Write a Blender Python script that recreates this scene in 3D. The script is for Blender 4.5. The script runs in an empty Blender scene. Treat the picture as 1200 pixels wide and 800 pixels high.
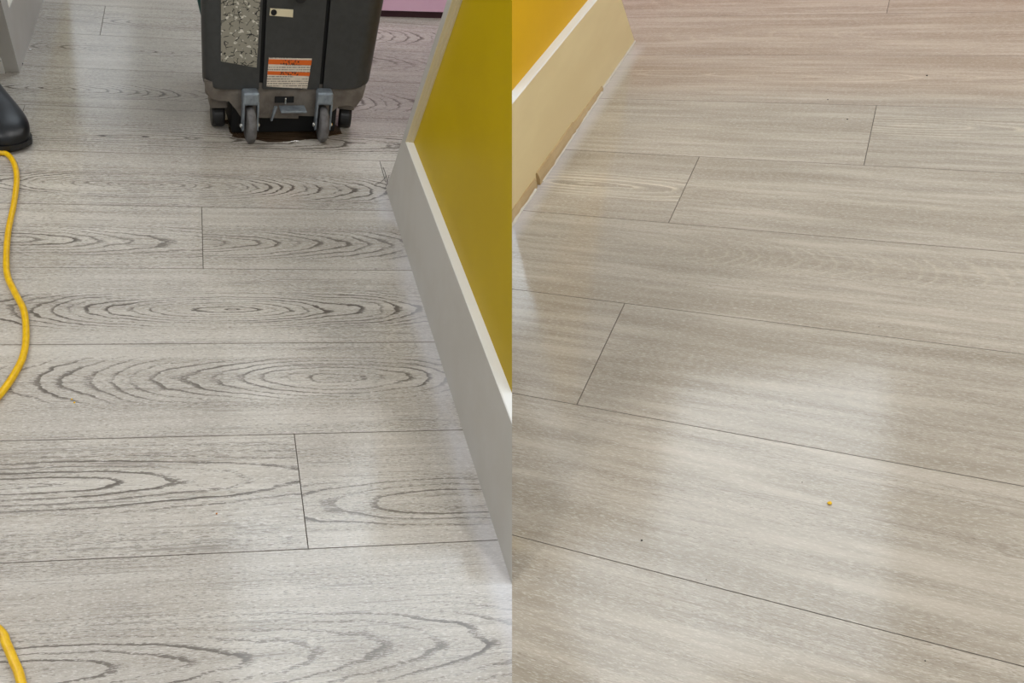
import bpy, bmesh, math, random
from mathutils import Matrix, Vector

# ---------------------------------------------------------------- camera
F_PX, PX, PY = 1093.15, 426.954, 400.0
RL = Matrix(((0.98327444, -0.14455338, 0.11079575), (-0.00587652, -0.63319643, -0.77396882), (0.18203528, 0.76037267, -0.62345534)))
RR = Matrix(((0.87241533, 0.45433611, -0.18019487), (0.14681002, -0.59523722, -0.79002498), (-0.46619557, 0.66277549, -0.58599517)))
W = 0.22                    # plank width, worn floor
H = 1.015                   # camera height over the worn floor
WR, HR = 0.28981, 1.03132   # plank width / camera height over the clean floor
scene = bpy.context.scene
col = scene.collection
CAM = Vector((0, 0, H))
cam_d = bpy.data.cameras.new('camera'); cam = bpy.data.objects.new('camera', cam_d); col.objects.link(cam)
cam_d.sensor_width = 36.0; cam_d.lens = F_PX / 1200 * 36.0
cam_d.shift_x = (600 - PX) / 1200.0; cam_d.clip_start = 0.02
flip = Matrix(((1, 0, 0), (0, -1, 0), (0, 0, -1)))
cam.matrix_world = Matrix.Translation(CAM) @ (RL.transposed() @ flip).to_4x4()
scene.camera = cam

# ---------------------------------------------------------------- world, exposure
scene.view_settings.view_transform = 'Standard'; scene.view_settings.look = 'None'
scene.view_settings.gamma = 1.0; scene.view_settings.use_curve_mapping = False
scene.view_settings.exposure = 0.16
world = bpy.data.worlds.new('shop_interior'); scene.world = world; world.use_nodes = True
bg = world.node_tree.nodes['Background']; bg.inputs[0].default_value = (0.96, 0.98, 1.0, 1); bg.inputs[1].default_value = 0.36
LAMP, COOL = 24.0, 3.0       # emission of the ceiling lamps and of the added reflection panels

# ---------------------------------------------------------------- frames
MR = Matrix.Translation(CAM) @ (RL.transposed() @ RR).to_4x4() @ Matrix.Translation((0, 0, -HR))   # clean floor frame -> world
def ray(x, y): return Vector(((x - PX) / F_PX, (y - PY) / F_PX, 1.0))
def fl(x, y):      # pixel -> point on the worn floor
    r = RL.transposed() @ ray(x, y); t = -H / r.z; return (r.x * t, r.y * t)
def fr(x, y):      # pixel -> point on the clean floor (its own frame)
    r = RR.transposed() @ ray(x, y); t = -HR / r.z; return (r.x * t, r.y * t)
SN = ray(600, 0).cross(ray(600, 800)).normalized()
SNL = RL.transposed() @ SN      # the two places meet in this plane
SNR = RR.transposed() @ SN

# ---------------------------------------------------------------- helpers
def lin(r, g, b):
    f = lambda c: (c / 255 / 12.92) if c / 255 <= 0.04045 else ((c / 255 + 0.055) / 1.055) ** 2.4
    return (f(r), f(g), f(b), 1.0)
def tag(o, label=None, cat=None, group=None, kind=None):
    if label: o['label'] = label
    if cat: o['category'] = cat
    if group: o['group'] = group
    if kind: o['kind'] = kind
    return o
def link(name, me, mat=None, parent=None, mw=None):
    o = bpy.data.objects.new(name, me); col.objects.link(o)
    if mat is not None and me is not None: me.materials.append(mat)
    if parent: o.parent = parent
    if mw is not None: o.matrix_basis = mw
    return o
def bm_obj(name, bm, mat, parent=None, mw=None, smooth=False):
    me = bpy.data.meshes.new(name)
    bmesh.ops.recalc_face_normals(bm, faces=bm.faces[:])
    if smooth:
        for f in bm.faces: f.smooth = True
    bm.to_mesh(me); bm.free()
    return link(name, me, mat, parent, mw)
def box(bm, x0, x1, y0, y1, z0, z1):
    vs = [bm.verts.new(p) for p in ((x0,y0,z0),(x1,y0,z0),(x1,y1,z0),(x0,y1,z0),(x0,y0,z1),(x1,y0,z1),(x1,y1,z1),(x0,y1,z1))]
    for f in ((3,2,1,0),(4,5,6,7),(0,1,5,4),(1,2,6,5),(2,3,7,6),(3,0,4,7)): bm.faces.new([vs[i] for i in f])
    return vs
def bevel(bm, w, seg=2):
    bmesh.ops.bevel(bm, geom=bm.edges[:], offset=w, segments=seg, affect='EDGES', profile=0.5)
def cut(bm, co, no):           # keeps the side the normal points away from, caps the cut
    r = bmesh.ops.bisect_plane(bm, geom=bm.verts[:] + bm.edges[:] + bm.faces[:], plane_co=co, plane_no=no, clear_outer=True)
    ed = [e for e in r['geom_cut'] if isinstance(e, bmesh.types.BMEdge)]
    if ed: bmesh.ops.edgenet_fill(bm, edges=ed)
def lathe(bm, prof, n=24, axis='z', org=(0,0,0)):
    rings = []
    for r, h in prof:
        ring = []
        for k in range(n):
            a = 2*math.pi*k/n; c, s = r*math.cos(a), r*math.sin(a)
            p = (c, s, h) if axis == 'z' else ((h, c, s) if axis == 'x' else (c, h, s))
            ring.append(bm.verts.new((p[0]+org[0], p[1]+org[1], p[2]+org[2])))
        rings.append(ring)
    for a, b in zip(rings, rings[1:]):
        for k in range(n): bm.faces.new((a[k], a[(k+1)%n], b[(k+1)%n], b[k]))
    bm.faces.new(rings[0][::-1]); bm.faces.new(rings[-1])
def prism(bm, pts, y0, y1):    # outline in x,z extruded along y
    a = [bm.verts.new((x, y0, z)) for x, z in pts]; b = [bm.verts.new((x, y1, z)) for x, z in pts]
    n = len(pts); bm.faces.new(a); bm.faces.new(b[::-1])
    for i in range(n): bm.faces.new((a[i], b[i], b[(i+1)%n], a[(i+1)%n]))
def tube(bm, pts, r, n=10):
    P = [Vector(p) for p in pts]; rings = []
    up = Vector((0,0,1))
    for i, p in enumerate(P):
        t = (P[min(i+1,len(P)-1)] - P[max(i-1,0)]).normalized()
        s = t.cross(up)
        if s.length < 1e-4: s = t.cross(Vector((1,0,0)))
        s.normalize(); q = s.cross(t)
        rings.append([bm.verts.new(p + s*(r*math.cos(2*math.pi*k/n)) + q*(r*math.sin(2*math.pi*k/n))) for k in range(n)])
    for a, b in zip(rings, rings[1:]):
        for k in range(n): bm.faces.new((a[k], a[(k+1)%n], b[(k+1)%n], b[k]))
    bm.faces.new(rings[0][::-1]); bm.faces.new(rings[-1])
def spline(pts, m=8):
    P = [Vector(p) for p in pts]; P = [P[0]*2-P[1]] + P + [P[-1]*2-P[-2]]; out = []
    for i in range(1, len(P)-2):
        for k in range(m):
            t = k/m; a, b, c, d = P[i-1], P[i], P[i+1], P[i+2]
            out.append(0.5*((2*b) + (c-a)*t + (2*a-5*b+4*c-d)*t*t + (3*b-a-3*c+d)*t**3))
    out.append(P[-2]); return out

# ---------------------------------------------------------------- node maths
class G:
    def __init__(s, mat): s.nt = mat.node_tree; s.n = s.nt.nodes; s.l = s.nt.links
    def put(s, sock, v):
        if isinstance(v, S): s.l.new(v.s, sock)
        else: sock.default_value = v
    def m(s, op, a, b=None, c=None):
        nd = s.n.new('ShaderNodeMath'); nd.operation = op
        for i, v in enumerate((a, b, c)):
            if v is not None: s.put(nd.inputs[i], v)
        return S(s, nd.outputs[0])
    def vec(s, x=0.0, y=0.0, z=0.0):
        nd = s.n.new('ShaderNodeCombineXYZ')
        for i, v in enumerate((x, y, z)): s.put(nd.inputs[i], v)
        return S(s, nd.outputs[0])
    def noise(s, x=0.0, y=0.0, z=0.0, det=2.0, rough=0.5):
        nd = s.n.new('ShaderNodeTexNoise'); nd.inputs['Scale'].default_value = 1.0; nd.inputs['Detail'].default_value = det
        nd.inputs['Roughness'].default_value = rough
        s.l.new(s.vec(x, y, z).s, nd.inputs['Vector']); return S(s, nd.outputs[0])
    def step(s, v, a, b):
        nd = s.n.new('ShaderNodeMapRange'); nd.interpolation_type = 'SMOOTHSTEP'; s.put(nd.inputs[0], v)
        s.put(nd.inputs[1], a); s.put(nd.inputs[2], b); return S(s, nd.outputs[0])
    def mix(s, f, a, b):
        nd = s.n.new('ShaderNodeMix'); nd.data_type = 'RGBA'; s.put(nd.inputs[0], f); s.put(nd.inputs[6], a); s.put(nd.inputs[7], b)
        return S(s, nd.outputs[2])
    def uv(s, name):
        nd = s.n.new('ShaderNodeUVMap'); nd.uv_map = name; sp = s.n.new('ShaderNodeSeparateXYZ'); s.l.new(nd.outputs[0], sp.inputs[0])
        return S(s, sp.outputs[0]), S(s, sp.outputs[1])
    def obj(s):
        nd = s.n.new('ShaderNodeTexCoord'); sp = s.n.new('ShaderNodeSeparateXYZ'); s.l.new(nd.outputs['Object'], sp.inputs[0])
        return [S(s, sp.outputs[i]) for i in range(3)]
    def prop(s, name):
        nd = s.n.new('ShaderNodeAttribute'); nd.attribute_type = 'OBJECT'; nd.attribute_name = name; return S(s, nd.outputs['Fac'])
    def bump(s, h, strength, dist):
        nd = s.n.new('ShaderNodeBump'); nd.inputs['Strength'].default_value = strength; nd.inputs['Distance'].default_value = dist
        s.l.new(h.s, nd.inputs['Height']); s.l.new(nd.outputs[0], s.n['Principled BSDF'].inputs['Normal'])
class S:
    def __init__(s, g, sock): s.g = g; s.s = sock
    def __add__(s, o): return s.g.m('ADD', s, o)
    __radd__ = __add__
    def __sub__(s, o): return s.g.m('SUBTRACT', s, o)
    def __rsub__(s, o): return s.g.m('SUBTRACT', o, s)
    def __mul__(s, o): return s.g.m('MULTIPLY', s, o)
    __rmul__ = __mul__
    def __truediv__(s, o): return s.g.m('DIVIDE', s, o)
def mat(name, color, rough=0.5, metal=0.0, spec=0.5, coat=0.0, emit=None):
    m = bpy.data.materials.new(name); m.use_nodes = True; b = m.node_tree.nodes['Principled BSDF']
    b.inputs['Base Color'].default_value = color; b.inputs['Roughness'].default_value = rough
    b.inputs['Metallic'].default_value = metal; b.inputs['Specular IOR Level'].default_value = spec
    b.inputs['Coat Weight'].default_value = coat
    if emit: b.inputs['Emission Color'].default_value = emit[0]; b.inputs['Emission Strength'].default_value = emit[1]
    return m
def mottled(name, c0, c1, scale, rough, metal=0.0, bumpd=0.0, spec=0.5, stretch=(1,1,1)):
    m = mat(name, c0, rough, metal, spec); g = G(m); x, y, z = g.obj()
    n = g.noise(x*scale*stretch[0], y*scale*stretch[1], z*scale*stretch[2], det=4.0, rough=0.6)
    g.put(m.node_tree.nodes['Principled BSDF'].inputs['Base Color'], g.mix(g.step(n, 0.35, 0.68), c0, c1))
    if bumpd: g.bump(n, 0.5, bumpd)
    return m

def wood(name, worn):
    m = mat(name, (0.5,0.5,0.5,1), 0.14); g = G(m); P = m.node_tree.nodes['Principled BSDF']
    u, v = g.uv('grain'); a, b = g.uv('floor')
    sd, gu, gv, gk, gs, sp, tone = [g.prop(k) for k in ('seed','grain_u','grain_v','grain_k','grain_s','grain_p','tone')]
    w1 = g.noise(u*3.0, v*13.0, sd) - 0.5
    w2 = g.noise(u*16.0, v*70.0, sd + 7.0, det=3.0, rough=0.6) - 0.5
    vv = v - gv + (g.noise(u*2.2, 0.0, sd + 19.0) - 0.5)*0.022
    d = (u - gu)*gk + (g.noise(u*7.0, 0.0, sd + 3.0, det=3.0) - 0.5)*0.020
    r = g.m('SQRT', vv*vv + d*d) + w1*0.012 + w2*0.0060
    ph = r/sp; frc = g.m('FRACT', ph); idn = g.noise(g.m('FLOOR', ph)*3.7, sd, 0.0, det=0.0)
    line = g.step(frc, 0.0, 0.08)*(1.0 - g.step(frc, 0.10, 0.44))*(0.40 + 0.60*g.step(idn, 0.35, 0.60))
    near = 1.0 - g.step(g.m('ABSOLUTE', vv), 0.030, 0.066)
    patch = g.step(g.noise(u*5.0, v*22.0, sd + 11.0), 0.34, 0.54)
    pore = g.noise(u*115.0, v*780.0, sd + 2.0, det=2.0, rough=0.65)
    dens = g.noise(u*1.5, v*20.0, sd + 31.0, det=2.0)
    streak = g.noise(u*1.6, v*55.0, sd + 23.0, det=4.0, rough=0.65)
    blot = g.noise(a*6.0, b*6.0, 1.0, det=3.0)
    fine = g.noise(u*120.0, v*850.0, sd + 53.0, det=2.0, rough=0.7)
    hair = g.noise(u*7.0, v*330.0, sd + 67.0, det=2.0, rough=0.6)
    if worn:
        base = g.mix(g.step(streak, 0.30, 0.72), lin(180,172,161), lin(203,197,187))
        base = g.mix(g.step(blot, 0.40, 0.64)*0.40, base, lin(170,163,154))
        base = g.mix(g.step(fine, 0.52, 0.66)*0.70, base, lin(224,221,215))
        boost = line*gs*(0.16 + 0.84*near)*(0.45 + 0.55*patch)
        th = 0.600 - boost*0.36 - (g.step(dens, 0.35, 0.62))*0.085
        f = g.step(pore, th, th + 0.09)
        f = f*(0.50 + 0.45*g.m('MINIMUM', boost, 1.0))
        f = g.m('MAXIMUM', f, g.step(hair, 0.555, 0.66)*0.45*g.step(dens, 0.30, 0.60))
        c = g.mix(f, base, lin(98,91,84))
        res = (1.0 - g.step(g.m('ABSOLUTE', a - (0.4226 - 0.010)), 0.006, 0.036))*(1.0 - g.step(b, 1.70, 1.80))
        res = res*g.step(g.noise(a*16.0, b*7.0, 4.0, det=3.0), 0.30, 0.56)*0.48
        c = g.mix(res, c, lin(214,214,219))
        rgh = 0.13; bs = 0.03
    else:
        streak = g.noise(u*3.4, v*46.0, sd + 23.0, det=4.0, rough=0.65)
        base = g.mix(g.step(streak, 0.28, 0.74), lin(165,154,138), lin(194,183,167))
        big = g.noise(u*2.0, v*12.0, sd + 41.0, det=2.0)
        base = g.mix(g.step(big, 0.44, 0.66)*0.50, base, lin(154,142,124))
        base = g.mix(g.step(fine, 0.52, 0.66)*0.55, base, lin(216,209,194))
        lt = line*gs*(0.1 + 0.9*near)*(0.3 + 0.7*patch)
        base = g.mix(lt, base, lin(218,206,184))
        f = g.m('MAXIMUM', g.step(pore, 0.56, 0.68)*0.55, g.step(hair, 0.56, 0.68)*0.28)*g.step(dens, 0.34, 0.60)
        c = g.mix(f, base, lin(118,106,94))
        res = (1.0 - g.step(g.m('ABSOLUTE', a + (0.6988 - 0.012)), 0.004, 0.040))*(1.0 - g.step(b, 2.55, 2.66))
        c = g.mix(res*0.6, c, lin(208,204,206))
        rgh = 0.12; bs = 0.03
    hs = g.n.new('ShaderNodeHueSaturation'); g.l.new(c.s, hs.inputs['Color']); g.put(hs.inputs['Value'], tone)
    g.l.new(hs.outputs[0], P.inputs['Base Color'])
    P.inputs['Roughness'].default_value = rgh
    g.bump(0.0 - f, bs, 0.0004)
    return m

WORN = wood('worn_oak_plank', True); CLEAN = wood('clean_oak_plank', False)
GROOVE = mat('dark_plank_edge', lin(122,113,103), 0.8, spec=0.1)
SUB = mat('dark_subfloor', lin(58,52,46), 0.9)
YEL = mottled('yellow_panel_paint', lin(196,167,0), lin(187,158,0), 2.5, 0.38, spec=0.12)
YELR = mottled('amber_panel_paint', lin(230,180,0), lin(222,172,0), 2.5, 0.38, spec=0.10)
GREYB = mottled('off_white_board_paint', lin(196,193,187), lin(190,186,178), 6.0, 0.45, bumpd=0.0004)
TANB = mottled('warm_lit_board_paint', lin(232,212,160), lin(224,202,150), 6.0, 0.45, bumpd=0.0004, stretch=(1,0.3,1))  # warm light on the board is put into this colour
BEAD = mat('white_and_lit_bead_paint', lin(240,239,234), 0.35)  # bright top light of the beads is put into this white; skirting shares it
CREAM = mat('cream_and_yellow_bounce', lin(226,214,180), 0.4)  # yellow bounce from the panel is put into the bead colour
PINK = mottled('pink_laminate', lin(233,194,221), lin(229,188,216), 3.0, 0.35)
PLINTH = mat('dark_plum_plinth', lin(60,28,40), 0.6)
BODY = mottled('charcoal_tank_plastic', lin(60,61,60), lin(54,55,54), 60.0, 0.42, bumpd=0.0003)
BLACK = mat('black_recess', lin(14,14,14), 0.7)
CHAS = mottled('dull_grey_chassis_metal', lin(126,119,110), lin(98,90,82), 25.0, 0.5, metal=0.1)
FORK = mottled('bluish_zinc_fork', lin(150,160,168), lin(122,130,138), 40.0, 0.4, metal=0.5)
STEEL = mat('bright_steel', lin(205,205,200), 0.25, 1.0)
WHEEL = mottled('grey_wheel_rubber', lin(112,110,110), lin(84,82,80), 50.0, 0.6)
RUBBER = mottled('black_rubber', lin(27,27,28), lin(20,20,21), 40.0, 0.45)
LEATHER = mottled('black_boot_leather', lin(20,22,26), lin(13,14,16), 30.0, 0.34, bumpd=0.0005)
CORD = mottled('yellow_cord_jacket', lin(236,190,12), lin(222,172,8), 90.0, 0.35)
TEAL = mat('dark_teal_hose', lin(18,74,70), 0.4)
LAMPM = mat('lamp_diffuser', (0.9,0.9,0.9,1), 0.5, emit=((1.0, 0.985, 0.96, 1), LAMP))
COOLM = mat('cool_reflection_panel', (0.9,0.9,0.9,1), 0.5, emit=((0.80, 0.91, 1.0, 1), COOL))
DIMM = mat('dim_cool_reflection_panel', (0.9,0.9,0.9,1), 0.5, emit=((0.90, 0.95, 1.0, 1), COOL*0.35))
ALU = mat('white_lamp_frame', lin(225,225,225), 0.4)
SALM = mottled('salmon_bounce_paint', lin(236,160,120), lin(230,152,124), 3.0, 0.5)
CAULK = mat('pale_caulk', lin(212,204,188), 0.55)
TANTRIM = mottled('tan_wood_strip', lin(196,170,126), lin(176,148,104), 14.0, 0.6, stretch=(1,0.2,1))

# ---------------------------------------------------------------- floors and planks
def clip(poly, n, c):          # keeps n.p + c >= 0
    out = []
    for i in range(len(poly)):
        p, q = poly[i], poly[(i+1) % len(poly)]
        dp, dq = n[0]*p[0]+n[1]*p[1]+c, n[0]*q[0]+n[1]*q[1]+c
        if dp >= 0: out.append(p)
        if (dp >= 0) != (dq >= 0):
            t = dp/(dp-dq); out.append((p[0]+(q[0]-p[0])*t, p[1]+(q[1]-p[1])*t))
    return out
def seam_line(N, h, sign):     # seam plane trace on a floor at z = 0
    return (sign*N.x, sign*N.y), sign*(-N.z*h)
def plank(a0, a1, b0, b1, seam, mat_, parent, props):
    n, c = seam
    def ring(g): return clip([(a0+g, b0+g), (a1-g, b0+g), (a1-g, b1-g), (a0+g, b1-g)], n, c)
    G0, G1 = 0.00030, 0.00075
    o, i = ring(G0), ring(G1)
    if len(o) < 3 or len(o) != len(i): return None
    k = len(o); ca = sum(p[0] for p in o)/k; cb = (b0+b1)/2
    vs = [(p[0]-ca, p[1]-cb, 0.0) for p in i] + [(p[0]-ca, p[1]-cb, -0.0009) for p in o] + [(p[0]-ca, p[1]-cb, -0.007) for p in o]
    fs = [tuple(range(k))] + [(j, k+j, k+(j+1)%k, (j+1)%k) for j in range(k)] + [(k+j, 2*k+j, 2*k+(j+1)%k, k+(j+1)%k) for j in range(k)] + [tuple(range(3*k-1, 2*k-1, -1))]
    me = bpy.data.meshes.new('plank'); me.from_pydata(vs, [], fs)
    u1 = me.uv_layers.new(name='grain'); u2 = me.uv_layers.new(name='floor')
    for lp in me.loops:
        p = vs[lp.vertex_index]; u1.data[lp.index].uv = (p[0]+ca, p[1]); u2.data[lp.index].uv = (p[0]+ca, p[1]+cb)
    ob = link('plank', me, mat_, parent); ob.location = (ca, cb, 0); me.materials.append(GROOVE)
    for j in range(1, k+1): me.polygons[j].material_index = 1
    for kk, vv in props.items(): ob[kk] = float(vv)
    return ob
def slab(name, poly, z0, z1, m, mw=None):
    bm = bmesh.new(); a = [bm.verts.new((p[0], p[1], z0)) for p in poly]; b = [bm.verts.new((p[0], p[1], z1)) for p in poly]
    n = len(poly); bm.faces.new(a[::-1]); bm.faces.new(b)
    for i in range(n): bm.faces.new((a[i], a[(i+1)%n], b[(i+1)%n], b[i]))
    return bm_obj(name, bm, m, mw=mw)

random.seed(5)
SL = seam_line(SNL, H, 1.0); SR = seam_line(SNR, HR, -1.0)
B0 = 3.6139*W
floor = slab('floor', clip([(-1.4, 0.1), (1.6, 0.1), (1.6, 3.9), (-1.4, 3.9)], *SL), -0.03, -0.0065, SUB)
tag(floor, 'worn grey oak plank floor with dark open grain under the scrubber', 'floor', kind='structure')
# rows: joints (in plank widths) and the figure of each plank: pixel of the heart of the grain, slope k, strength, ring pitch, tone
ROWS = {
 -3: ([-5.0], {}), -2: ([-4.0], {}),
 -1: ([-3.6], {1: ((-30, 792), .11, .9, .0085, .99)}),
 0: ([0.70], {0: ((32, 570), .11, 1.15, .0105, 1.0), 1: ((545, 588), .16, .8, .0105, 1.0)}),
 1: ([-3.0], {1: ((392, 442), .22, .9, .0085, 1.0)}),
 2: ([-4.2], {1: ((270, 362), .16, 1.15, .0060, .99)}),
 3: ([0.10], {0: ((-60, 280), .11, 1.15, .0075, 1.02), 1: ((200, 284), .16, .8, .0075, .985)}),
 4: ([-3.4], {1: ((168, 216), .17, 1.5, .0055, .98)}),
 5: ([-1.72], {1: ((150, 160), .08, 1.4, .0070, .98)}),
 6: ([-4.4], {1: ((60, 104), .18, .9, .0065, 1.0)}),
 7: ([-3.2], {1: ((130, 58), .15, .8, .008, .98)}),
 8: ([-1.09], {0: ((90, 20), .2, .5, .008, 1.0), 1: ((200, 28), .2, .8, .008, .99)}),
 9: ([-3.9], {}), 10: ([-2.2], {}), 11: ([0.4], {}), 12: ([-1.5], {}), 13: ([-3.0], {}),
}
for k, (js, fig) in ROWS.items():
    b0 = B0 + k*W; edges = [-6.3*W] + [j*W for j in js] + [7.2*W]
    for i in range(len(edges)-1):
        pr = dict(seed=random.uniform(0, 90), grain_u=random.uniform(-.4, .4), grain_v=random.uniform(-.03, .03), grain_k=random.uniform(.15, .25), grain_s=random.uniform(.5, .9), grain_p=random.uniform(.006, .009), tone=random.uniform(.97, 1.02))
        if i in fig:
            (x, y), kk, s, p, t = fig[i]; q = fl(x, y)
            pr.update(grain_u=q[0], grain_v=q[1]-b0-W/2, grain_k=kk, grain_s=s, grain_p=p, tone=t)
        plank(edges[i], edges[i+1], b0, b0+W, SL, WORN, floor, pr)

BR = 2.79569*WR
floor2 = slab('floor', clip([(-2.2, -0.2), (1.5, -0.2), (1.5, 4.1), (-2.2, 4.1)], *SR), -0.03, -0.0065, SUB, MR)
tag(floor2, 'clean beige oak plank floor with soft grain beside the cream board', 'floor', kind='structure')
ROWSR = {
 -3: ([-3.3], {}), -2: ([-2.5], {}), -1: ([-3.0], {1: ((700, 760), .08, .12, .012, 1.02)}), 0: ([-4.2], {1: ((1000, 560), .06, .10, .012, 1.0)}),
 1: ([-1.347], {0: ((640, 400), .12, .12, .009, 1.0), 1: ((1163, 490), .30, .12, .008, .99)}),
 2: ([-3.9], {1: ((690, 280), .25, .22, .008, 1.0)}),
 3: ([-1.31], {0: ((690, 216), .13, 1.3, .012, .955), 1: ((900, 230), .06, .15, .012, 1.0)}),
 4: ([-0.178], {0: ((860, 155), .06, .15, .012, 1.01), 1: ((1060, 147), .11, .9, .011, .955)}),
 5: ([-3.4], {1: ((880, 88), .08, .6, .010, .985)}),
 6: ([-4.4], {}), 7: ([-0.256], {}), 8: ([-2.5], {}), 9: ([-1.2], {}), 10: ([-3.1], {}),
}
for k, (js, fig) in ROWSR.items():
    b0 = BR + k*WR; edges = [-7.4*WR] + [j*WR for j in js] + [5.0*WR]
    for i in range(len(edges)-1):
        pr = dict(seed=random.uniform(0, 90), grain_u=random.uniform(-.4, .4), grain_v=random.uniform(-.03, .03), grain_k=random.uniform(.1, .2), grain_s=random.uniform(.1, .3), grain_p=random.uniform(.012, .016), tone=random.uniform(.98, 1.02))
        if i in fig:
            (x, y), kk, s, p, t = fig[i]; q = fr(x, y)
            pr.update(grain_u=q[0], grain_v=q[1]-b0-WR/2, grain_k=kk, grain_s=s, grain_p=p, tone=t)
        if k >= 2: pr['tone'] += 0.045  # far rows lightened in place of missing floor sheen
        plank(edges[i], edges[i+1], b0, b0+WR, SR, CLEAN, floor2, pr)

# ---------------------------------------------------------------- yellow partition beside the scrubber
AW = 0.4226
ENDN = Vector((0, 0.501, 0.2404)).normalized()
def end_cut(bm, y0): cut(bm, Vector((AW, y0, 0)), ENDN)
def lwall(name, boxes, m, y0=1.7647, parent=None, seam=True, cuts=()):
    bm = bmesh.new()
    for b_ in boxes: box(bm, *b_)
    end_cut(bm, y0)
    for co, no in cuts: cut(bm, co, no)
    if seam: cut(bm, CAM, -SNL)
    return bm_obj(name, bm, m, parent)
w1 = lwall('wall_right', [(AW+0.015, AW+0.022, 0.4, 2.2, 0.0, 1.6)], YEL, 1.7647)
w1b = lwall('wall_core', [(AW+0.022, AW+0.11, 0.4, 2.2, 0.0, 1.6)], GREYB, 1.7647)
tag(w1b, 'off white core behind the dark yellow partition panel', 'wall', kind='structure')
tag(w1, 'dark yellow painted partition panel above the off white baseboard near the scrubber', 'wall', kind='structure')
b1 = lwall('baseboard_right', [(AW, AW+0.0148, 0.4, 2.2, 0.0, 0.169)], GREYB)
tag(b1, 'tall off white baseboard along the foot of the dark yellow partition', 'baseboard', kind='structure')
# bead on the board, sloping back to the panel
bm = bmesh.new()
vs = [bm.verts.new(p) for y in (0.4, 2.2) for p in ((AW, y, 0.1685), (AW+0.0015, y, 0.1705), (AW+0.010, y, 0.1725), (AW+0.0155, y, 0.1735), (AW+0.0155, y, 0.1685))]
for i in range(5): bm.faces.new((vs[i], vs[(i+1)%5], vs[5+(i+1)%5], vs[5+i]))
bm.faces.new(vs[0:5]); bm.faces.new(vs[5:10][::-1])
end_cut(bm, 1.742); cut(bm, CAM, -SNL)
t1 = tag(bm_obj('trim_1', bm, BEAD), 'bevelled bead with lit white painted in on top of the off white baseboard', 'trim', kind='structure')
# slanting stile at the free end and the bead with painted yellow bounce against the panel
def strip(name, ya, yb, x0, x1, m, z0, z1):
    bm = bmesh.new(); box(bm, x0, x1, 0.4, 2.2, z0, z1); end_cut(bm, ya); cut(bm, Vector((AW, yb, 0)), -ENDN); cut(bm, CAM, -SNL)
    return bm_obj(name, bm, m)
s1 = strip('trim_2', 1.7647, 1.742, AW, AW+0.11, GREYB, 0.1685, 1.6)
tag(s1, 'grey white corner stile at the free end of the yellow partition', 'trim', kind='structure')
bm = bmesh.new()
for i, (xa, ya) in enumerate(((AW+0.0005, 1.7425), (AW+0.006, 1.7395), (AW+0.011, 1.7365))):
    b2 = bmesh.new(); box(b2, xa, AW+0.0155, 0.4, 2.2, 0.169, 1.6); cut(b2, Vector((AW, ya, 0)), ENDN); cut(b2, Vector((AW, ya-0.0032, 0)), -ENDN); cut(b2, CAM, -SNL)
    me = bpy.data.meshes.new('tmp'); b2.to_mesh(me); b2.free(); bm.from_mesh(me); bpy.data.meshes.remove(me)
s2 = bm_obj('trim_3', bm, CREAM); tag(s2, 'stepped bead with yellow bounce painted in as cream between the corner stile and the dark yellow panel', 'trim', kind='structure')

# ---------------------------------------------------------------- partition on the far left (same build, seen at its end)
AJ, KJ = -0.4127, 0.54
def jamb(name, boxes, m, label, cat, lean=True):
    bm = bmesh.new()
    for b_ in boxes: box(bm, *b_)
    for v in bm.verts:
        if v.co.y < 2.6 and lean: v.co.y -= KJ*v.co.z
    return tag(bm_obj(name, bm, m), label, cat, kind='structure')
jamb('baseboard_left', [(-0.449, AJ, 2.290, 3.5, 0.0, 0.168)], GREYB, 'off white baseboard and end board of the partition behind the black boot', 'baseboard')
jamb('trim_4', [(-0.449, AJ, 2.290, 2.352, 0.168, 0.9)], GREYB, 'off white end stile of the partition behind the black boot', 'trim')
jamb('trim_5', [(-0.44, AJ-0.001, 2.352, 3.5, 0.168, 0.1725)], BEAD, 'bead with lit white painted in on the baseboard of the partition behind the black boot', 'trim')
jamb('wall_left', [(-0.448, AJ-0.015, 2.352, 3.5, 0.1725, 0.9)], YEL, 'yellow panel of the partition behind the black boot', 'wall')
jamb('wall_front', [(-1.3, -0.449, 2.302, 2.40, 0.03, 0.9)], YEL, 'yellow panel end of the partition turning away behind the boot', 'wall')
jamb('baseboard_front', [(-1.3, -0.4465, 2.280, 2.34, 0.0, 0.045)], BEAD, 'low white skirting at the corner of the partition behind the boot', 'baseboard')

# ---------------------------------------------------------------- pink counter
cn = link('counter', None); cn.location = (0.30, 2.785, 0); cn.rotation_euler = (0, 0, 0.085)
tag(cn, 'pink laminate counter with a dark plum plinth behind the scrubber', 'counter')
bm = bmesh.new(); box(bm, 0.0, 1.0, 0.0, 0.4, 0.022, 0.42); bevel(bm, 0.003); bm_obj('counter_body', bm, PINK, cn)
bm = bmesh.new(); box(bm, 0.02, 0.98, 0.012, 0.38, 0.0, 0.024); bm_obj('plinth', bm, PLINTH, cn)

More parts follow.
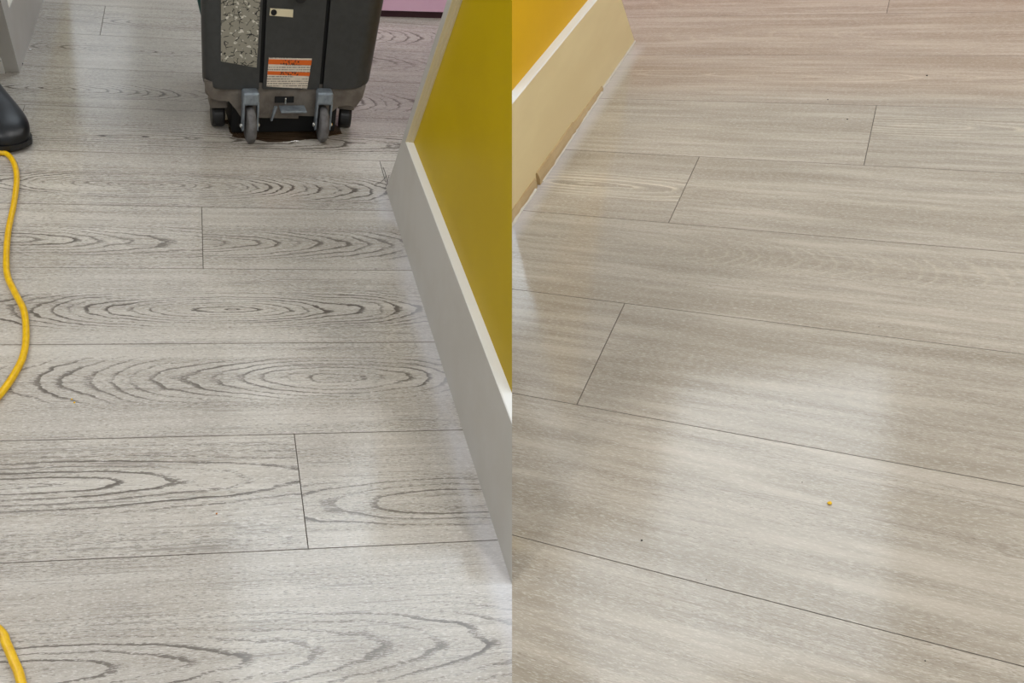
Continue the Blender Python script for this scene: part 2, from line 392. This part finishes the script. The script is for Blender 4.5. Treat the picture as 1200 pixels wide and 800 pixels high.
# ---------------------------------------------------------------- clean side: amber partition and cream board
AR = -0.6988
ENDR = Vector((0, 0.154, 0.12)).normalized()
def rwall(name, boxes, m, y0=2.645, label='', cat='wall', shape=None):
    bm = bmesh.new()
    for b_ in boxes: box(bm, *b_)
    if shape: shape(bm)
    cut(bm, Vector((AR, y0, 0)), ENDR); cut(bm, Vector((0, 0, HR)), SNR)
    return tag(bm_obj(name, bm, m, None, MR), label, cat, kind='structure')
rwall('wall_far', [(AR-0.11, AR-0.020, 1.2, 3.2, 0.0, 1.2)], YELR, label='bright amber yellow partition panel above the cream board', cat='wall')
rwall('baseboard_far', [(AR-0.0198, AR, 1.2, 3.2, 0.004, 0.2395)], TANB, label='tall baseboard with warm light painted in as cream along the clean plank floor', cat='baseboard')
def beadshape(bm):
    vs = [bm.verts.new(p) for y in (1.2, 3.2) for p in ((AR, y, 0.239), (AR-0.002, y, 0.2415), (AR-0.012, y, 0.2435), (AR-0.0205, y, 0.2445), (AR-0.0205, y, 0.239))]
    for i in range(5): bm.faces.new((vs[i], vs[(i+1)%5], vs[5+(i+1)%5], vs[5+i]))
    bm.faces.new(vs[0:5]); bm.faces.new(vs[5:10][::-1])
rwall('trim_6', [], BEAD, label='bead with lit white painted in along the top of the cream baseboard', cat='trim', shape=beadshape)
rwall_b = slab('wall_bounce', [(-1.2, 3.42), (1.45, 3.42), (1.45, 3.5), (-1.2, 3.5)], 0.0, 0.5, SALM, MR)  # unseen wall added for its salmon bounce and reflection on the floor
tag(rwall_b, 'low salmon pink wall added out of view to tint the clean plank floor', 'wall', kind='structure')
# loose strip and caulk at the foot of the board
def foot(name, ya, yb, h0, h1, t0, t1, m, label):
    bm = bmesh.new(); n = 14; rows = []
    for i in range(n+1):
        y = ya + (yb-ya)*i/n; j = random.uniform(-1, 1); hh = h0+(h1-h0)*i/n + j*0.0012; tt = t0+(t1-t0)*i/n + j*0.0012
        rows.append([bm.verts.new(p) for p in ((AR-0.003, y, 0.0), (AR+tt, y, 0.0), (AR+tt, y, hh*0.55), (AR+tt*0.5, y, hh), (AR-0.003, y, hh))])
    for a, b in zip(rows, rows[1:]):
        for k in range(5): bm.faces.new((a[k], a[(k+1)%5], b[(k+1)%5], b[k]))
    bm.faces.new(rows[0][::-1]); bm.faces.new(rows[-1])
    cut(bm, Vector((0, 0, HR)), SNR)
    return tag(bm_obj(name, bm, m, None, MR), label, 'trim', kind='structure')
y1 = fr(630, 218)[1]; y2 = fr(672, 155)[1]; y3 = fr(706, 105)[1]; y4 = fr(742, 47)[1]
foot('trim_7', 1.5, y1-0.006, .026, .022, .006, .006, TANTRIM, 'chipped tan strip at the foot of the cream baseboard')
foot('trim_8', y1+0.006, y2, .030, .026, .010, .008, TANTRIM, 'loose tan strip standing proud of the cream baseboard')
foot('trim_9', y2+0.004, y3-0.004, .020, .012, .007, .006, TANTRIM, 'short tan strip near the corner of the cream baseboard')
foot('trim_10', y3, y4-0.01, .004, .003, .004, .003, CAULK, 'thin pale caulk line at the far end of the cream baseboard')
foot('trim_11', 1.5, y1-0.02, .006, .005, .010, .0095, CAULK, 'chipped pale caulk line under the tan strip')
foot('trim_12', y1+0.02, y3-0.02, .005, .004, .0125, .0095, CAULK, 'pale caulk line under the loose tan strip')

# ---------------------------------------------------------------- floor scrubber
sc = link('floor_scrubber', None); sc.location = (0.2175, 1.97, 0); sc.rotation_euler = (0, 0, math.radians(6))
tag(sc, 'charcoal walk behind floor scrubber on casters with orange warning label', 'floor scrubber')
def rounded(x0, x1, y0, y1, rf, rb, n=7):
    pts = []
    for cx, cy, r, a0 in ((x1-rf, y0+rf, rf, -90), (x1-rb, y1-rb, rb, 0), (x0+rb, y1-rb, rb, 90), (x0+rf, y0+rf, rf, 180)):
        for i in range(n+1):
            a = math.radians(a0 + 90*i/n); pts.append((cx + r*math.cos(a), cy + r*math.sin(a)))
    return pts
GX = (-0.058, 0.081)
def body_ring(dx):
    pts = [(x + (0.13*(y-0.028) if x < 0 else 0.0), y) for x, y in rounded(-0.190-dx*0.4, 0.205+dx*1.0, 0.028, 0.40, 0.045, 0.05)]
    # first point follows the front face; notch the two grooves into it, coming back from the left corner
    front = []
    for gx in GX:
        front += [(gx-0.0045, 0.028), (gx-0.0042, 0.042), (gx+0.0042, 0.042), (gx+0.0045, 0.028)]
    return pts + front
bm = bmesh.new(); rings = []
for z, dx in ((0.118, -0.012), (0.121, -0.004), (0.130, 0.0), (0.23, 0.006), (0.33, 0.012), (0.55, 0.018), (0.60, 0.006), (0.615, -0.02)):
    rings.append([bm.verts.new((x, y, z)) for x, y in body_ring(dx)])
nn = len(rings[0])
for a, b in zip(rings, rings[1:]):
    for k in range(nn): bm.faces.new((a[k], a[(k+1)%nn], b[(k+1)%nn], b[k]))
bm.faces.new(rings[0][::-1]); bm.faces.new(rings[-1])
tk = bm_obj('tank_body', bm, BODY, sc)
tk.data.materials.append(BLACK)
for p in tk.data.polygons:
    c = p.center
    if 0.03 < c.y < 0.0425 and any(abs(c.x-gx) < 0.006 for gx in GX) and c.z > 0.119 and c.z < 0.61 and (abs(p.normal.x) > 0.7 or c.y > 0.041): p.material_index = 1
    elif abs(c.x) > 0.14 or c.y > 0.1: p.use_smooth = True
for gx in GX:
    bm = bmesh.new(); box(bm, gx-0.0042, gx+0.0042, 0.036, 0.043, 0.119, 0.60); bm_obj('groove_seal', bm, BLACK, sc)
bm = bmesh.new(); prism(bm, [(-0.12,0.60),(0.12,0.60),(0.10,0.68),(-0.10,0.68)], 0.10, 0.34); bevel(bm, 0.01); bm_obj('tank_lid', bm, BODY, sc)
bm = bmesh.new(); tube(bm, spline([(-0.13,0.06,0.58),(-0.15,0.0,0.72),(-0.13,-0.05,0.84),(0.0,-0.06,0.86),(0.13,-0.05,0.84),(0.15,0.0,0.72),(0.13,0.06,0.58)]), 0.013); bm_obj('push_handle', bm, RUBBER, sc, smooth=True)
# chassis
bm = bmesh.new()
out = [(-0.184,0.134),(-0.180,0.112),(-0.170,0.094),(-0.158,0.090),(-0.128,0.086),(-0.112,0.066),(-0.100,0.047),(0.034,0.043),(0.034,0.050),(0.108,0.046),(0.112,0.058),(0.128,0.072),(0.150,0.075),(0.170,0.070),(0.184,0.094),(0.189,0.124)]
prism(bm, out, 0.034, 0.050); ch = bm_obj('chassis_plate', bm, CHAS, sc)
bm = bmesh.new()
rr = [(x + (0.13*(y-0.028) if x < 0 else 0.0), y) for x, y in rounded(-0.184, 0.192, 0.036, 0.37, 0.04, 0.04)]
a = [bm.verts.new((x, y, 0.092)) for x, y in rr]; b = [bm.verts.new((x, y, 0.122)) for x, y in rr]
bm.faces.new(a[::-1]); bm.faces.new(b)
for k in range(len(rr)): bm.faces.new((a[k], a[(k+1)%len(rr)], b[(k+1)%len(rr)], b[k]))
bm_obj('chassis_deck', bm, CHAS, sc)
bm = bmesh.new(); box(bm, -0.118, 0.128, 0.048, 0.33, 0.003, 0.093); bm_obj('brush_housing', bm, BLACK, sc)
# casters
def caster(x, tw):
    p = bmesh.new()
    box(p, -0.0185, 0.0185, 0.004, 0.036, 0.090, 0.121); bevel(p, 0.006, 3)
    for s in (-1, 1):
        prism(p, [(s*0.0185,0.098),(s*0.0145,0.098),(s*0.0145,0.032),(s*0.0185,0.028)], 0.006, 0.026)
    f = bm_obj('caster_fork', p, FORK, sc); f.location = (x, -0.004, 0); f.rotation_euler = (0, 0, tw)
    p = bmesh.new(); lathe(p, [(0.012,-0.0095),(0.036,-0.0095),(0.0405,-0.006),(0.0415,0),(0.0405,0.006),(0.036,0.0095),(0.012,0.0095)], 32, 'x')
    w = bm_obj('caster_wheel', p, WHEEL, f, smooth=False); w.location = (0, 0.012, 0.0413)
    for q in w.data.polygons: q.use_smooth = abs(q.normal.x) < 0.9
    for s in (-1, 1):
        p = bmesh.new(); lathe(p, [(0.005,0),(0.005,0.003),(0.003,0.0055)], 6, 'x'); bt = bm_obj('axle_bolt', p, STEEL, f)
        bt.location = (s*0.0182, 0.014, 0.040); bt.scale = (s, 1, 1)
caster(-0.0830, 0.02); caster(0.0860, -0.06)
# black support wheels at the sides
for x, y, tw in ((-0.146, 0.088, 0.0), (0.158, 0.075, -0.25)):
    p = bmesh.new(); box(p, -0.020, 0.020, -0.018, 0.03, 0.052, 0.094); bevel(p, 0.003); w = bm_obj('wheel_bracket', p, CHAS, sc); w.location = (x, y, 0); w.rotation_euler = (0, 0, tw)
    p = bmesh.new(); lathe(p, [(0.008,-0.015),(0.024,-0.015),(0.0265,-0.010),(0.0265,0.010),(0.024,0.015),(0.008,0.015)], 28, 'x'); w2 = bm_obj('support_wheel', p, RUBBER, w); w2.location = (0, 0.004, 0.0264)
PUD = mat('dirty_water_and_shade', lin(84,60,34), 0.04); PUD.node_tree.nodes['Principled BSDF'].inputs['Alpha'].default_value = 0.5  # wet film; its dark brown also stands in for shade under the machine
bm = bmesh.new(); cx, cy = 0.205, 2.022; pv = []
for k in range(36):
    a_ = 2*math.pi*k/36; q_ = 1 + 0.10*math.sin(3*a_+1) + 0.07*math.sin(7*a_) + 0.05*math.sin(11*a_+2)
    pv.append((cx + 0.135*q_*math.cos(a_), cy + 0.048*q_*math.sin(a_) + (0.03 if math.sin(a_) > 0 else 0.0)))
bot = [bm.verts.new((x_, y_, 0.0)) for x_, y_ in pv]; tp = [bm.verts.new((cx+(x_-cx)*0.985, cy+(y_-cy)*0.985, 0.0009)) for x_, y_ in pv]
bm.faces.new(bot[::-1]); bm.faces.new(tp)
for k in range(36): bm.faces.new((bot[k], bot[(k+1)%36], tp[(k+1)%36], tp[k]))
tag(bm_obj('puddle', bm, PUD), 'thin puddle of dirty water with brown shade painted in under the floor scrubber', 'puddle')
# pedal and drain slot in the middle
bm = bmesh.new(); box(bm, -0.024, 0.020, 0.031, 0.036, 0.084, 0.098); bm_obj('drain_slot', bm, BLACK, sc)
bm = bmesh.new(); lathe(bm, [(0.0028,0.0),(0.0028,0.012),(0.0015,0.014)], 10, 'z', (0.0, 0.029, 0.083)); bm_obj('slot_pin', bm, STEEL, sc)
bm = bmesh.new(); box(bm, -0.014, 0.046, 0.002, 0.034, 0.0715, 0.0765); bevel(bm, 0.0015); pd = bm_obj('foot_pedal', bm, FORK, sc)
bm = bmesh.new(); prism(bm, [(-0.006,0.079),(0.0,0.079),(-0.010,0.045),(-0.014,0.045)], -0.004, 0.004); lv = bm_obj('pedal_lever', bm, FORK, sc); lv.location = (-0.020, 0.022, 0)
# stickers
PRINT = mat('pictogram_print', lin(150,146,132), 0.5); g = G(PRINT); x, y, z = g.obj()
vo = PRINT.node_tree.nodes.new('ShaderNodeTexVoronoi'); vo.inputs['Scale'].default_value = 1.0; vo.feature = 'DISTANCE_TO_EDGE'
g.l.new(g.vec((x + g.noise(x*60.0, z*60.0)*0.02)*70.0, 0.0, z*70.0).s, vo.inputs['Vector'])
e = S(g, vo.outputs['Distance']); n2 = g.noise(x*75.0, 2.0, z*75.0)
c = g.mix((1.0 - g.step(e, 0.02, 0.07))*g.step(n2, 0.47, 0.53), lin(150,146,132), lin(20,20,20))
c = g.mix(g.step(g.noise(x*90.0, 9.0, z*90.0), 0.60, 0.64), c, lin(214,210,198))
g.l.new(c.s, PRINT.node_tree.nodes['Principled BSDF'].inputs['Base Color'])
TXT = mat('label_small_print', lin(226,214,196), 0.5); g = G(TXT); x, y, z = g.obj()
ln = g.step(g.m('SINE', z*1150.0), -0.2, 0.5)*g.step(g.noise(x*420.0, 0.0, g.m('FLOOR', z*183.0)*7.0, det=1.0), 0.40, 0.50)
ln = ln*g.step(g.noise(x*14.0, 5.0, g.m('FLOOR', z*183.0)*3.0), 0.38, 0.46)
g.l.new(g.mix(ln*0.75, lin(226,214,196), lin(60,56,52)).s, TXT.node_tree.nodes['Principled BSDF'].inputs['Base Color'])
ORG = mat('orange_band_print', lin(226,104,24), 0.5); g = G(ORG); x, y, z = g.obj()
ob_ = g.step(g.noise(x*260.0, 0.0, z*160.0, det=2.0), 0.52, 0.56)*(1.0 - g.step(g.m('ABSOLUTE', x - 0.004), 0.020, 0.023))
g.l.new(g.mix(ob_*0.85, lin(226,104,24), lin(40,22,12)).s, ORG.node_tree.nodes['Principled BSDF'].inputs['Base Color'])
def plate(name, pts, y, m, parent, t=0.0012):
    bm = bmesh.new(); prism(bm, pts, y, y+t); return bm_obj(name, bm, m, parent)
lab = plate('pictogram_label', [(-0.149,0.184),(-0.070,0.170),(-0.066,0.42),(-0.152,0.42)], 0.0262, PRINT, sc, 0.003); lab['label'] = 'grey label with black and white safety pictograms'
wl_ = plate('warning_label', [(-0.046,0.1255),(0.048,0.1195),(0.0535,0.191),(-0.0435,0.193)], 0.0266, TXT, sc, 0.003); wl_['label'] = 'cream warning label with two orange bands of small print'
plate('orange_band', [(-0.0445,0.178),(0.0530,0.176),(0.0536,0.1875),(-0.0437,0.1895)], 0.0261, ORG, wl_)
plate('orange_band', [(-0.0450,0.1535),(0.0510,0.1505),(0.0515,0.159),(-0.0447,0.162)], 0.0261, ORG, wl_)
rl_ = plate('rating_label', [(-0.047,0.287),(0.004,0.284),(0.004,0.300),(-0.046,0.302)], 0.0252, CREAM, sc, 0.003)
bm = bmesh.new(); lathe(bm, [(0.0065,0.0242),(0.0065,0.0252)], 16, 'y', (-0.038, 0, 0.294)); bm_obj('stamp_mark', bm, BLACK, rl_)
bm = bmesh.new(); lathe(bm, [(0.013,0.0),(0.013,0.008),(0.009,0.012)], 20, 'y', (0.016, 0.014, 0.331)); bm_obj('drain_knob', bm, RUBBER, sc)
bm = bmesh.new(); tube(bm, spline([(-0.170,0.16,0.24),(-0.181,0.15,0.29),(-0.188,0.15,0.34),(-0.186,0.16,0.42),(-0.17,0.17,0.5)]), 0.009); h_ = bm_obj('drain_hose', bm, TEAL, sc, smooth=True); h_['label'] = 'dark teal hose on the side of the tank'

# ---------------------------------------------------------------- boot
bt = link('boot', None); bt.location = (-0.368, 1.882, 0); bt.rotation_euler = (0, 0, math.radians(-60)); bt.scale = (1, 0.90, 0.96)
tag(bt, 'black leather work boot toe resting behind the yellow cord', 'boot')
# local: +x towards the toe tip (x=0), heel at x=-0.29
secs = [(-0.292,.022,.070,.012),(-0.280,.036,.095,.012),(-0.25,.042,.125,.012),(-0.20,.043,.135,.012),(-0.16,.044,.128,.012),(-0.125,.049,.112,.012),(-0.09,.056,.094,.012),(-0.055,.060,.080,.012),(-0.03,.056,.068,.012),(-0.012,.045,.055,.012),(-0.002,.030,.042,.012),(0.004,.012,.030,.014)]
bm = bmesh.new(); rings = []
for x, w, zt, zb in secs:
    ring = []
    for k in range(20):
        a = 2*math.pi*k/20; c, s = math.cos(a), math.sin(a)
        e = 0.75
        yy = w*math.copysign(abs(c)**e, c); zz = (zt+zb)/2 + (zt-zb)/2*math.copysign(abs(s)**e, s)
        if s > 0: yy *= 1 - 0.25*s*s
        ring.append(bm.verts.new((x, yy, zz)))
    rings.append(ring)
for a, b in zip(rings, rings[1:]):
    for k in range(20): bm.faces.new((a[k], a[(k+1)%20], b[(k+1)%20], b[k]))
bm.faces.new(rings[0][::-1]); bm.faces.new(rings[-1])
up = bm_obj('boot_upper', bm, LEATHER, bt, smooth=True); md = up.modifiers.new('s', 'SUBSURF'); md.levels = 1; md.render_levels = 2
bm = bmesh.new()
prof = [(-0.292,.018),(-0.285,.036),(-0.24,.046),(-0.17,.042),(-0.11,.050),(-0.06,.0605),(-0.03,.0565),(-0.010,.046),(0.001,.031),(0.006,.013)]
pts = [(x, w) for x, w in prof] + [(x, -w) for x, w in reversed(prof)]
ts = lambda x: 0.010*max(0.0, (x + 0.07)/0.076)**1.5
a = [bm.verts.new((x, y, ts(x))) for x, y in pts]; b = [bm.verts.new((x, y, 0.016 + ts(x)*0.6)) for x, y in pts]
bm.faces.new(a[::-1]); bm.faces.new(b)
for k in range(len(pts)): bm.faces.new((a[k], a[(k+1)%len(pts)], b[(k+1)%len(pts)], b[k]))
bm_obj('sole', bm, RUBBER, bt)

# shaft of the boot, open at the top, with a pull loop
bm = bmesh.new(); rings = []
for z, cx_, rx, ry in ((0.075,-0.215,.066,.041),(0.12,-0.220,.064,.044),(0.17,-0.226,.060,.046),(0.22,-0.230,.061,.048),(0.262,-0.232,.062,.049),(0.270,-0.232,.060,.047),(0.262,-0.232,.055,.042),(0.15,-0.226,.052,.038)):
    rings.append([bm.verts.new((cx_ + rx*math.cos(2*math.pi*k/24), ry*math.sin(2*math.pi*k/24), z)) for k in range(24)])
for a, b in zip(rings, rings[1:]):
    for k in range(24): bm.faces.new((a[k], a[(k+1)%24], b[(k+1)%24], b[k]))
bm.faces.new(rings[-1])
bm_obj('boot_shaft', bm, LEATHER, bt, smooth=True)
bm = bmesh.new(); tube(bm, spline([(-0.292,0.008,0.235),(-0.298,0.008,0.28),(-0.296,0,0.295),(-0.298,-0.008,0.28),(-0.292,-0.008,0.235)]), 0.004, 8); bm_obj('pull_loop', bm, LEATHER, bt, smooth=True)

# ---------------------------------------------------------------- yellow cord
CR = 0.0058
px_pts = [(0,182),(10,184.5),(17.5,196),(20,213),(17,240),(10.5,272),(8,300),(9,325),(18,346),(28,366),(31,390),(29,415),(20,437),(0,466)]
path = [(-0.95,1.60,CR),(-0.70,1.74,CR),(-0.50,1.825,CR),(-0.440,1.856,CR)] + [(*fl(*q), CR) for q in px_pts] + [(-0.325,1.03,CR),(-0.36,0.93,CR),(-0.345,0.83,CR),(-0.275,0.735,CR)] + [(*fl(*q), CR) for q in ((0,742),(8,757),(17,778),(25,800))] + [(-0.17,0.54,CR),(-0.16,0.42,CR),(-0.22,0.30,CR)]
bm = bmesh.new(); tube(bm, spline(path, 8), CR, 12)
tag(bm_obj('extension_cord', bm, CORD, smooth=True), 'yellow extension cord curving across the worn planks past the boot', 'cord')

# ---------------------------------------------------------------- crumbs and scuff marks on the floors
def crumb(p, r, m, label, cat='debris', group=None, mw=None, fl_=0.6):
    bm = bmesh.new(); bmesh.ops.create_icosphere(bm, subdivisions=1, radius=r)
    for v in bm.verts: v.co *= random.uniform(0.7, 1.25); v.co.z = v.co.z*fl_
    zmin = min(v.co.z for v in bm.verts)
    for v in bm.verts: v.co.z -= zmin
    o = bm_obj('crumb', bm, m); o.matrix_basis = (mw if mw is not None else Matrix()) @ Matrix.Translation((p[0], p[1], -0.0002))
    return tag(o, label, cat, group)
YC = mat('yellow_crumb', lin(250,200,20), 0.5); DC = mat('dark_crumb', lin(34,28,24), 0.7); OC = mat('orange_crumb', lin(190,120,50), 0.6); WC = mat('white_crumb', lin(240,240,240), 0.6)
crumb(fr(972, 590), 0.0036, YC, 'tiny yellow crumb on the clean beige planks', mw=MR)
for q, r in (((752, 633), .0016), ((1086, 89), .0026), ((970, 117), .0018), ((993, 140), .0020), ((827.5, 679), .0009), ((1030, 383), .0010), ((940, 565), .0009), ((1084, 774), .0009)):
    crumb(fr(*q), r, DC, 'tiny dark speck on the clean beige planks', group='dark specks on the clean planks', mw=MR)
for q in ((84, 468), (87, 472)): crumb(fl(*q), 0.0018, YC, 'tiny yellow crumb on the worn planks near the cord', group='yellow crumbs near the cord')
crumb(fl(254, 602), 0.0016, OC, 'tiny orange speck on the worn plank with the eye shaped grain')
for q, r in (((35.5, 58.5), .003), ((23.5, 72), .003)): crumb(fl(*q), r, WC, 'white crumb at the foot of the partition behind the boot', group='white crumbs at the partition')
crumb(fl(26, 75.5), 0.003, DC, 'dark crumb at the corner of the partition behind the boot')
SCUFF = mat('dark_scuff', lin(60,54,50), 0.6)  # floor scuff marks, built as thin raised strands
for i, pp in enumerate([[(445,189),(448,200),(452,214)], [(456,205),(453,216),(451,222)], [(440,216),(447,213),(453,206)], [(449,196),(452,205),(455,219)]]):
    bm = bmesh.new(); tube(bm, spline([(*fl(*q), 0.0006) for q in pp], 6), 0.0006, 5)
    tag(bm_obj('scuff_mark', bm, SCUFF), 'thin dark scuff mark on the floor at the corner of the yellow partition', 'scuff', 'scuff marks at the partition corner')

# ---------------------------------------------------------------- ceiling lamps and added reflection panels (above the frame)
def lamp(x, y, sx, sy, z=2.8, label='', m=None, rz=0.0):
    o = link('ceiling_light', None); o.location = (x, y, z); o.rotation_euler = (0, 0, rz); tag(o, label, 'ceiling light')
    bm = bmesh.new(); box(bm, -sx/2, sx/2, -sy/2, sy/2, -0.004, 0.0); bm_obj('diffuser', bm, m or LAMPM, o)
    bm = bmesh.new()
    for b_ in ((-sx/2-.02, sx/2+.02, -sy/2-.02, -sy/2), (-sx/2-.02, sx/2+.02, sy/2, sy/2+.02), (-sx/2-.02, -sx/2, -sy/2, sy/2), (sx/2, sx/2+.02, -sy/2, sy/2)):
        box(bm, *b_, -0.012, 0.03)
    bm_obj('lamp_frame', bm, ALU, o)
    return o
for x, y in ((-1.5, 1.5), (-3.1, 1.6), (1.9, -0.1), (0.1, -1.5), (3.6, 1.0)):
    tag(lamp(x, y, 0.55, 0.55, label='small square bright ceiling lamp over the shop floor'), group='small square ceiling lamps')
lamp(0.42, 2.65, 0.47, 1.22, z=2.70, m=COOLM, label='narrow cool white panel added to reflect along the worn floor')  # panels from here on are added and placed to lay reflections on the floors
lamp(1.30, 3.20, 1.10, 1.85, z=2.90, m=COOLM, rz=math.radians(-31.6), label='slanting cool white panel added and turned to reflect in the clean floor')
lamp(0.40, 4.25, 0.42, 1.25, m=DIMM, label='short cool white panel added to reflect in the middle of the worn floor')
lamp(0.55, 6.20, 0.80, 1.40, m=COOLM, label='broad cool white panel added for a bright reflection near the scrubber')
lamp(-1.55, 8.90, 1.95, 2.60, m=DIMM, label='large cool white panel added for a pale reflection near the off white partition')
